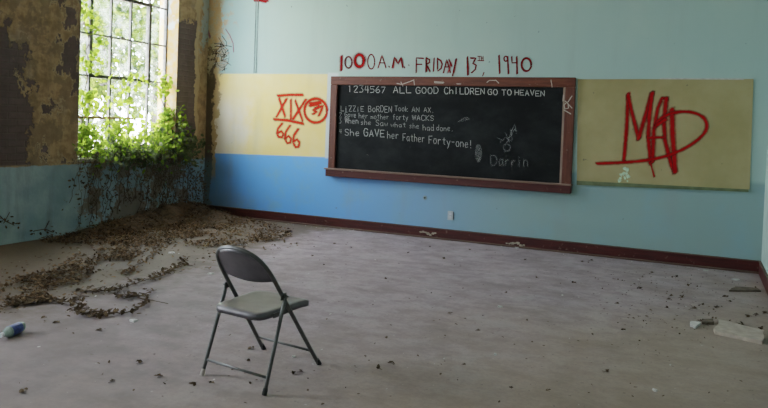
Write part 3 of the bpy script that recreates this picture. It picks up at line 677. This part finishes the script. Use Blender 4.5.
# ------------------------------------------------------------------ leaf litter
def poly_pts(poly, n, edge=.0):
    us = [p[0] for p in poly]; vs = [p[1] for p in poly]; out = []
    def ins(u, v):
        c = False; j = len(poly)-1
        for i in range(len(poly)):
            if (poly[i][1] > v) != (poly[j][1] > v) and u < (poly[j][0]-poly[i][0])*(v-poly[i][1])/(poly[j][1]-poly[i][1])+poly[i][0]: c = not c
            j = i
        return c
    while len(out) < n:
        u, v = random.uniform(min(us), max(us)), random.uniform(min(vs), max(vs))
        if not ins(u, v): continue
        p = onfloor(u, v)
        if mnoise.noise(p*2.3)+.5*mnoise.noise(p*6) < -.18+random.gauss(0, .16): continue
        if p.x < .03 or p.y > -.06: continue
        out.append(p)
    return out
def mh(x, y):                                      # height of the heap swept against the wall and corner
    a = .17*exp(-(x/.42)**2)*exp(-((y+.55)/.75)**2)+.11*exp(-(x/.36)**2)*exp(-((y+1.6)/.8)**2)+.07*exp(-(((x-.5)/.55)**2+((y+.4)/.5)**2))
    return max(0, a*(1+.45*mnoise.noise(Vector((x*5, y*5, 1))))+.02*mnoise.noise(Vector((x*13, y*13, 3)))-.018)
bm = bmesh.new(); GX, GY = 44, 70; gr = []
for i in range(GX+1):
    gr.append([bm.verts.new((.003+1.7*i/GX, -.045-3.1*j/GY, mh(1.7*i/GX, -.045-3.1*j/GY)-.004)) for j in range(GY+1)])
for i in range(GX):
    for j in range(GY): bm.faces.new((gr[i][j], gr[i+1][j], gr[i+1][j+1], gr[i][j+1]))
bmesh.ops.recalc_face_normals(bm, faces=bm.faces[:])
tag(obj('dirt_heap', bm, 'mound', None, True), 'brown heap of dirt and rotted leaves against the window wall and corner', 'dirt heap', None, 'stuff')
A_ = [(35, 239), (70, 233), (120, 222), (160, 212), (207, 208), (240, 216), (290, 230), (288, 240), (250, 245), (205, 249), (150, 252), (130, 262), (100, 262), (90, 246), (40, 243)]
B_ = [(105, 250), (85, 252), (50, 270), (0, 284), (-20, 292), (-20, 312), (0, 309), (60, 303), (40, 292), (90, 280)]
pl = poly_pts(A_, 5200)+poly_pts(B_, 1700)+poly_pts([(40, 238), (205, 209), (200, 236), (150, 246), (90, 246)], 1900)+poly_pts([(150, 214), (210, 209), (245, 224), (190, 240)], 1000)
pl += poly_pts([(60, 245), (290, 232), (300, 250), (190, 275), (60, 300), (0, 320), (-20, 280)], 450)
hp = [Vector((p.x, p.y, mh(p.x, p.y)+.010+random.uniform(0, .02))) for p in pl]
half_ = len(hp)//2; random.shuffle(hp)
bm = bmesh.new(); leaves(bm, hp[:half_], .016, .046, .6, .6, .35)
tag(obj('leaf_litter', bm, 'deadleaf', None, False), 'drift of brown dead leaves spread across the floor under the window', 'leaves', None, 'stuff')
bm = bmesh.new(); leaves(bm, hp[half_:], .018, .05, .6, .55, .35)
tag(obj('dark_leaf_litter', bm, 'deadleaf2', None, False), 'darker rotted leaves and twigs mixed through the drift by the wall', 'leaves', None, 'stuff')

# dead vine runners trailing over the floor
runs = [([(185, 258), (178, 268), (160, 276), (135, 284), (110, 291), (84, 291)], 'long dead vine runner curving across the floor toward the window wall', 190),
        ([(160, 248), (148, 258), (133, 270), (128, 273)], 'short dead vine runner branching off the leaf drift', 80),
        ([(146, 292), (146, 301), (134, 311), (112, 314), (92, 316), (72, 310)], 'thin curved dead vine nearest the camera on the left', 90),
        ([(84, 290), (76, 302), (82, 312), (100, 316)], 'dead vine tendril hooking back from the long runner', 55),
        ([(120, 296), (128, 297), (140, 296)], 'small sprig of dead vine beside the long runner', 30),
        ([(70, 303), (45, 300), (20, 304), (-8, 312)], 'dead vine strand under the leaf drift at the left edge', 90),
        ([(250, 237), (268, 240), (284, 236), (292, 231)], 'dead vine strand beside the baseboard at the right end of the drift', 70)]
for pxs, lab, nl in runs:
    P = [onfloor(u, v, .012) for u, v in pxs]; o0 = P[0].copy(); o0.z = 0
    r = empty('dead_vine', o0, lab, 'vine'); P = spline([p-o0 for p in P], 8)
    P = [p+Vector((random.gauss(0, .012), random.gauss(0, .012), random.uniform(0, .006))) for p in P]
    bm = bmesh.new(); tube(bm, P, .0045, 5)
    for k in range(6):
        p = random.choice(P); tube(bm, [p, p+Vector((random.gauss(0, .04), random.gauss(0, .04), .01)), p+Vector((random.gauss(0, .06), random.gauss(0, .06), .004))], .003, 4)
    obj('stem', bm, 'stem', r)
    bm = bmesh.new(); leaves(bm, [random.choice(P)+Vector((random.gauss(0, .035), random.gauss(0, .035), random.uniform(0, .02))) for _ in range(nl)], .025, .06, .5, .5, .4)
    obj('dead_leaves', bm, 'deadleaf2' if nl % 20 else 'deadleaf', r)

# withered vines hanging on the wall beneath the window
hang = [(-2.15, .62, 'leftmost withered vine on the wall below the window'), (-1.85, .8, 'second withered vine from the left below the window sill'), (-1.55, .85, 'withered vine spreading below the middle of the window'),
        (-1.2, .95, 'tangled withered vine hanging below the window, right of its middle'), (-.85, .95, 'thick withered vine hanging beneath the right end of the sill'), (-.5, .9, 'withered vine clinging to the far pier right of the window'), (-.22, .55, 'short withered vine rising from the heap in the corner')]
for i, (y, dens, lab) in enumerate(hang):
    ztop = .95 if y < -.6 else (.98 if y < -.3 else .62)
    r = empty('withered_vine', (0, y, .03), lab, 'vine'); bm = bmesh.new(); tips = []
    for k in range(int(9*dens)+2):
        yy = random.gauss(0, .13); z = ztop-.03; P = [Vector((.045, yy, z+.02))]
        zend = random.uniform(.0, .45)
        while P[-1].z > zend:
            q = P[-1]; P.append(Vector((max(.012, min(.12, q.x+random.gauss(0, .012))), q.y+random.gauss(0, .035), q.z-random.uniform(.04, .09))))
        if len(P) < 2: continue
        tube(bm, P, random.uniform(.002, .005), 4); tips += P
    obj('stems', bm, 'stem', r)
    bm = bmesh.new(); pts_ = []
    for _ in range(int(330*dens*(1.25 if i >= 4 else .7))):
        t = random.choice(tips); pts_.append(Vector((abs(t.x+random.gauss(0, .025))+.03, t.y+random.gauss(0, .07), max(.0, t.z+random.gauss(0, .06)))))
    leaves(bm, pts_, .02, .05, 0, .55, .3); obj('dry_leaves', bm, 'greyleaf', r)
# twigs stuck to the near wall at far left
for pxs, lab in (([(0, 216), (5, 221), (14, 225)], 'dark dead twig stuck to the blue wall at the far left'), ([(34, 231), (45, 229), (52, 232)], 'dead twig lying against the wall base left of the window')):
    P = [onleft(u, v, .012) for u, v in pxs]; r = empty('wall_twig', P[0], lab, 'twig'); P = [p-P[0] for p in P]
    bm = bmesh.new(); tube(bm, P, .005, 5); tube(bm, [P[1], P[1]+Vector((.005, .05, .09))], .004, 4); obj('stem', bm, 'stem', r)
    bm = bmesh.new(); leaves(bm, [p+Vector((abs(random.gauss(0, .01)), random.gauss(0, .05), random.gauss(0, .03))) for p in P*6], .02, .045, 0, .55); obj('dry_leaves', bm, 'deadleaf2', r)

# ------------------------------------------------------------------ green ivy coming in over the sill
def ivy(name, lab, centre, n, spread, smin, smax, mts, stems=8, extra=None):
    r = empty(name, centre, lab, 'ivy'); bm = bmesh.new(); pts_ = []
    for k in range(stems):
        p0 = Vector((-.28, random.uniform(-1, 1)*spread[1]*.8, -.02)); P = [p0]
        for q in range(7): P.append(P[-1]+Vector((random.uniform(.0, .09)*spread[0]/.2, random.gauss(0, .06), random.uniform(-.02, .10)*spread[2]/.2)))
        tube(bm, P, .004, 5); pts_ += P
    obj('stems', bm, 'stem', r)
    base = pts_[:]; out = []
    for _ in range(n):
        if random.random() < .5: t = random.choice(base)+rv(.05)
        else: t = Vector((random.gauss(0, spread[0]), random.gauss(0, spread[1]*.55), random.gauss(0, spread[2]*.6)))
        if extra: t = extra(t)
        out.append(t)
    bm = bmesh.new(); leaves(bm, out, smin, smax, 0, .7, .3); obj('leaves', bm, mts, r); return r
def clampsill(c, lo=.0):
    def f(t):
        z = t.z+c[2]; x = t.x+c[0]
        if z < SILL+.05 and x < .04: t = Vector((t.x, t.y, SILL+.05+random.uniform(0, .06)-c[2]))
        if t.y+c[1] > -.68 and x < .02: t = Vector((.03-c[0]+random.uniform(0, .1), t.y, t.z))
        if t.y+c[1] < -2.30 and x < .02: t = Vector((t.x, -2.29-c[1]+random.uniform(0, .08), t.z))
        return t
    return f
for c, n, sp, m_, lab in (((-.10, -2.12, 1.02), 430, (.13, .26, .26), 'ivy', 'bright green ivy on the left end of the window sill'), ((-.06, -1.70, .98), 360, (.13, .30, .20), 'ivy', 'green ivy heaped on the sill left of its middle'),
                         ((-.04, -1.28, .97), 420, (.14, .28, .18), 'ivy', 'green ivy heaped on the sill right of its middle'), ((.02, -.88, 1.06), 560, (.13, .25, .26), 'ivy', 'yellow-green ivy bush at the right end of the sill'),
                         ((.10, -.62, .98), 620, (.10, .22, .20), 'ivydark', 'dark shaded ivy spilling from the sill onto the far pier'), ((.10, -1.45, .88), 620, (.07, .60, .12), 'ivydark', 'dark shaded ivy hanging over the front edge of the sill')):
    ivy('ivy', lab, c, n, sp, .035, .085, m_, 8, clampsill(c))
# ivy climbing the left edge and the middle of the sash
def climber(lab, y, z0, z1, n, sy, m_='ivy', x=-.17):
    r = empty('climbing_ivy', (x, y, z0), lab, 'ivy'); bm = bmesh.new(); P = [Vector((0, 0, 0))]
    while P[-1].z < z1-z0: P.append(P[-1]+Vector((random.gauss(0, .008), random.gauss(0, .03), random.uniform(.06, .12))))
    tube(bm, P, .006, 5); obj('stem', bm, 'stem', r)
    bm = bmesh.new(); pts_ = []
    for _ in range(n):
        t = random.choice(P)+Vector((abs(random.gauss(0, .06)), random.gauss(0, sy), random.gauss(0, .06)))
        if mnoise.noise(Vector((0, t.y*3+y*9, t.z*4.2))) < -.12: continue
        if t.y+y < -2.3: t.y = -2.3-y+random.uniform(0, .1)
        pts_.append(t)
    leaves(bm, pts_, .05, .10, 0, .75, .3); obj('leaves', bm, m_, r)
climber('green ivy climbing the left edge of the window', -2.17, 1.0, 2.75, 430, .09)
climber('ivy climbing the steel bars low in the middle of the window', -1.45, 1.0, 1.9, 230, .20, 'ivy', -.14)
climber('ivy climbing the right edge of the window beside the reveal', -.74, 1.0, 1.95, 260, .06, 'ivy', -.12)

# ------------------------------------------------------------------ outdoors
tag(obj('ground', boxbm((-60, -40, -.75), (-TH, 60, -.6)), 'ground'), None, None, None, 'structure')
def tree(lab, x, y, h, rad, n, zc, ls):
    r = empty('tree', (x, y, -.6), lab, 'tree'); bm = bmesh.new(); P = spline([(0, 0, 0), (.1, .05, h*.3), (-.05, .1, h*.6), (.05, 0, h*.9)], 4)
    tube(bm, P, [.13-.11*i/(len(P)-1) for i in range(len(P))], 8); cl = []
    for k in range(11):
        a = random.uniform(0, 2*pi); z = h*random.uniform(.25, .8); q = Vector((cos(a)*rad*.7, sin(a)*rad*.7, z+random.uniform(.1, .6)))
        tube(bm, [(0, .05, z-.2), q*.5+Vector((0, 0, z*.5)), q], [.05, .035, .015], 6); cl.append(q)
    obj('trunk', bm, 'bark', r, True); bm = bmesh.new(); pts_ = []
    for k in range(26): cl.append(Vector((random.gauss(0, rad*.55), random.gauss(0, rad*.55), zc+random.gauss(0, h*.22))))
    for _ in range(n): pts_.append(random.choice(cl)+rv(rad*.17))
    leaves(bm, pts_, ls*.7, ls*1.4, 0, .6, .25); obj('foliage', bm, 'tree', r)
tree('leafy tree just outside the window, behind its left half', -3.2, .35, 4.6, 1.0, 3000, 2.6, .10)
tree('tall leafy tree outside the window, behind its middle bars', -5.4, 3.2, 6.2, 1.5, 4200, 3.6, .13)
tree('leafy tree farther off, behind the upper right panes', -8.2, 7.6, 7.5, 1.9, 4200, 5.0, .17)
tree('bushy tree far off behind the left panes', -9.5, 4.2, 6.5, 1.9, 3600, 3.6, .17)

# ------------------------------------------------------------------ things on the floor
# plastic bottle
nk, bt = onfloor(1.5, 335, .036), onfloor(22, 326, .036)
d_ = (bt-nk).normalized(); ln = .20; mid = (nk+bt)/2; nk = mid-d_*ln/2; bt = mid+d_*ln/2
b0 = Vector((mid.x, mid.y, 0)); r = empty('plastic_bottle', b0, 'crumpled plastic bottle with a blue label lying on the floor at far left', 'bottle')
bm = bmesh.new(); lathe(bm, [(.0, .012), (.08, .013), (.12, .016), (.28, .031), (.36, .033), (.80, .033), (.86, .030), (.92, .034), (.98, .031), (1, .022)], nk-b0, bt-b0, 16)
for v in bm.verts: v.co += Vector((0, 0, .006*mnoise.noise(v.co*40)))
obj('body', bm, 'pet', r, True)
bm = bmesh.new(); lathe(bm, [(.38, .0345), (.40, .0355), (.82, .0355), (.84, .0345)], nk-b0, bt-b0, 16)
for v in bm.verts: v.co += Vector((0, 0, .006*mnoise.noise(v.co*40)))
tag(obj('label_band', bm, 'label', r, True), 'blue printed label')
bm = bmesh.new(); lathe(bm, [(-.04, .0145), (.07, .0145)], nk-b0, bt-b0, 12); obj('cap', bm, 'cap', r)

def slab(name, px, th, m, lab, cat, lift=0.0, tilt=None):
    P = [onfloor(u, v) for u, v in px]; c = sum(P, Vector())/len(P); c.z = 0
    bm = bmesh.new(); n = len(P)
    D_ = []
    for i in range(n):
        a, b = P[i]-c, P[(i+1) % n]-c
        for k in range(4): q = a.lerp(b, k/4); D_.append(q+(Vector((random.gauss(0, .006), random.gauss(0, .006), 0)) if k else Vector()))
    up = [bm.verts.new((p.x, p.y, lift+th+random.uniform(-.0015, .0015)+(tilt.dot(p) if tilt else 0))) for p in D_]
    lo = [bm.verts.new((p.x, p.y, lift+(tilt.dot(p) if tilt else 0))) for p in D_]
    bm.faces.new(up); bm.faces.new(lo[::-1]); n = len(D_)
    for k in range(n): bm.faces.new((up[k], lo[k], lo[(k+1) % n], up[(k+1) % n]))
    bmesh.ops.recalc_face_normals(bm, faces=bm.faces[:]); o = obj(name, bm, m); o.location = c
    return tag(o, lab, cat)
slab('broken_tile', [(715, 334.5), (762, 344.5), (764, 333.5), (718, 322)], .025, 'tile', 'pale broken slab of tile lying flat near the right edge', 'tile')
slab('tile_chip', [(690, 326), (695, 329), (701, 324), (691, 323)], .016, 'plaster', 'small white tile chip beside the pale broken slab', 'tile chip')
slab('wood_scrap', [(729, 291.5), (761, 292), (757, 289), (735, 287.5)], .012, 'darkboard', 'dark flat scrap of board lying near the right end of the baseboard', 'wood scrap')
slab('wood_scrap', [(702, 324), (714, 325), (713, 321), (702, 321)], .02, 'darkboard', 'dark splintered scrap wedged behind the pale broken slab', 'wood scrap')
# plaster chips
chips = [((500, 307), .05, 'white plaster chip on the open floor right of the middle'), ((495, 355), .03, 'tiny white plaster chip nearest the camera'), ((172, 253), .09, 'flat white plaster flake at the front edge of the leaf drift'), ((211, 274), .08, 'white plaster flake on the floor left of the chair back'),
         ((133, 321), .07, 'white plaster flake on the floor left of the chair, toward the camera'), ((294, 357), .03, 'small white plaster crumb beneath the chair between its legs'), ((706, 271), .06, 'white plaster flake at the foot of the baseboard on the right'), ((736, 280), .09, 'pale plaster flake by the dark board scrap near the right corner'), ((517, 248), .06, 'white plaster crumb under the flaked baseboard patch'), ((655, 391), .035, 'white plaster crumb at the bottom right of the floor'), ((573, 240), .0, '')]
def shard(name, p, s, th, m, lab, cat, group=None):
    bm = bmesh.new(); n = random.randint(5, 7); a0 = random.uniform(0, 6)
    rr = [s*.5*random.uniform(.6, 1.1) for _ in range(n)]
    up = [bm.verts.new((rr[k]*cos(a0+2*pi*k/n)*.85, rr[k]*sin(a0+2*pi*k/n)*.85, th*random.uniform(.7, 1.2))) for k in range(n)]
    lo = [bm.verts.new((rr[k]*cos(a0+2*pi*k/n), rr[k]*sin(a0+2*pi*k/n), 0)) for k in range(n)]
    bm.faces.new(up); bm.faces.new(lo[::-1])
    for k in range(n): bm.faces.new((up[k], lo[k], lo[(k+1) % n], up[(k+1) % n]))
    bmesh.ops.recalc_face_normals(bm, faces=bm.faces[:]); o = obj(name, bm, m); o.location = p; return tag(o, lab, cat, group)
for (uv, s, lab) in chips:
    if s: shard('plaster_chip', onfloor(*uv), s, .010, 'plaster', lab, 'plaster chip')
# single dried leaves and scraps
sc_px = [(250, 349), (248, 361), (293, 374), (193, 385), (112, 382), (22, 392), (109, 363), (140, 363), (159, 377), (99, 331), (408, 253), (386, 279), (444, 259), (450, 314), (478, 331), (386, 338), (379, 369), (511, 388), (391, 364), (464, 365), (525, 260), (537, 278), (506, 293), (548, 391), (351, 248), (334, 244),
         (676, 277), (688, 286), (640, 289), (617, 304), (623, 330), (606, 372), (667, 308), (669, 300), (647, 317), (574, 283), (591, 261), (582, 262), (652, 273), (756, 315), (312, 256), (296, 244), (324, 265), (44, 318), (45, 322), (56, 323), (702, 305), (716, 308), (730, 302), (694, 309), (725, 297), (681, 298), (671, 296), (748, 317), (765, 314), (212, 383), (300, 372), (430, 247), (470, 250), (700, 322), (740, 325), (760, 330)]
proto = []
for k in range(5):
    bm = bmesh.new(); P = [Vector((random.gauss(0, .012), random.gauss(0, .012), .008+random.uniform(0, .008))) for _ in range(5)]
    leaves(bm, P, .03, .05, .6, .6, .4); tube(bm, [(-.03, 0, .004), (0, .006, .007), (.035, -.004, .004)], .002, 4)
    me = bpy.data.meshes.new('dried_leaf'); bm.to_mesh(me); bm.free(); me.materials.append(MAT['deadleaf2']); proto.append(me)
first = None
for k, (u, v) in enumerate(sc_px):
    if first is None: o = bpy.data.objects.new('dried_leaf', proto[0]); first = o
    else: o = first.copy(); o.data = proto[k % 5]
    C.objects.link(o); p = onfloor(u, v); o.location = p; o.rotation_euler = (0, 0, random.uniform(0, 6.28)); s = random.uniform(.5, .95)*(1.0 if u > 560 else .75); o.scale = (s, s, s)
    tag(o, 'small curled dark scrap of dried leaf lying loose on the bare floor', 'leaf', 'dried leaf scraps scattered on the open floor')
# fine grit
bm = bmesh.new(); gp = []
for _ in range(900):
    p = Vector((random.uniform(.8, W-.05), random.uniform(-6.2, -.1), .003))
    if mnoise.noise(p*.9)+random.gauss(0, .3) > -.05: gp.append(p)
for _ in range(420):
    p = onfloor(random.gauss(690, 55), 262+abs(random.gauss(0, 38)))
    if p.x < W-.05 and p.y < -.06: gp.append(p+Vector((0, 0, .003)))
leaves(bm, gp, .008, .026, .7, .6, .3); tag(obj('floor_grit', bm, 'deadleaf2'), 'fine dark grit and crumbs scattered over the whole floor', 'grit', None, 'stuff')
bm = bmesh.new(); gp = [Vector((random.uniform(.8, W-.05), random.uniform(-6.2, -.1), .003)) for _ in range(130)]+[Vector((random.uniform(1.5, W-.05), -.045-abs(random.gauss(0, .10)), .003)) for _ in range(110)]
leaves(bm, gp, .008, .026, .7, .7, .2); tag(obj('plaster_grit', bm, 'plaster'), 'fine pale plaster crumbs scattered over the whole floor', 'grit', None, 'stuff')

# ------------------------------------------------------------------ light
wd = bpy.data.worlds.new('sky'); bpy.context.scene.world = wd; wd.use_nodes = True
nt = wd.node_tree; bg = nt.nodes['Background']; bg.inputs[0].default_value = (.80, .90, 1.0, 1); bg.inputs[1].default_value = 22.0
for i, (a, b) in enumerate(WINS):
    ld = bpy.data.lights.new('window_portal', 'AREA'); ld.shape = 'RECTANGLE'; ld.size = HEAD-SILL; ld.size_y = b-a; ld.cycles.is_portal = True
    lo = bpy.data.objects.new('window_portal', ld); C.objects.link(lo); lo.location = (-TH-.02, (a+b)/2, (SILL+HEAD)/2); lo.rotation_euler = (0, -pi/2, 0)
sl = bpy.data.lights.new('sun', 'SUN'); sl.energy = 32; sl.angle = radians(1.0); sl.color = (1, .93, .80)
so = bpy.data.objects.new('sun', sl); C.objects.link(so)
so.rotation_euler = Vector((.10, .5, -1.0)).to_track_quat('-Z', 'Y').to_euler()
so.location = (-4, -6, 8)
vs = bpy.context.scene.view_settings; vs.view_transform = 'Filmic'; vs.look = 'None'; vs.exposure = .85; vs.gamma = 1
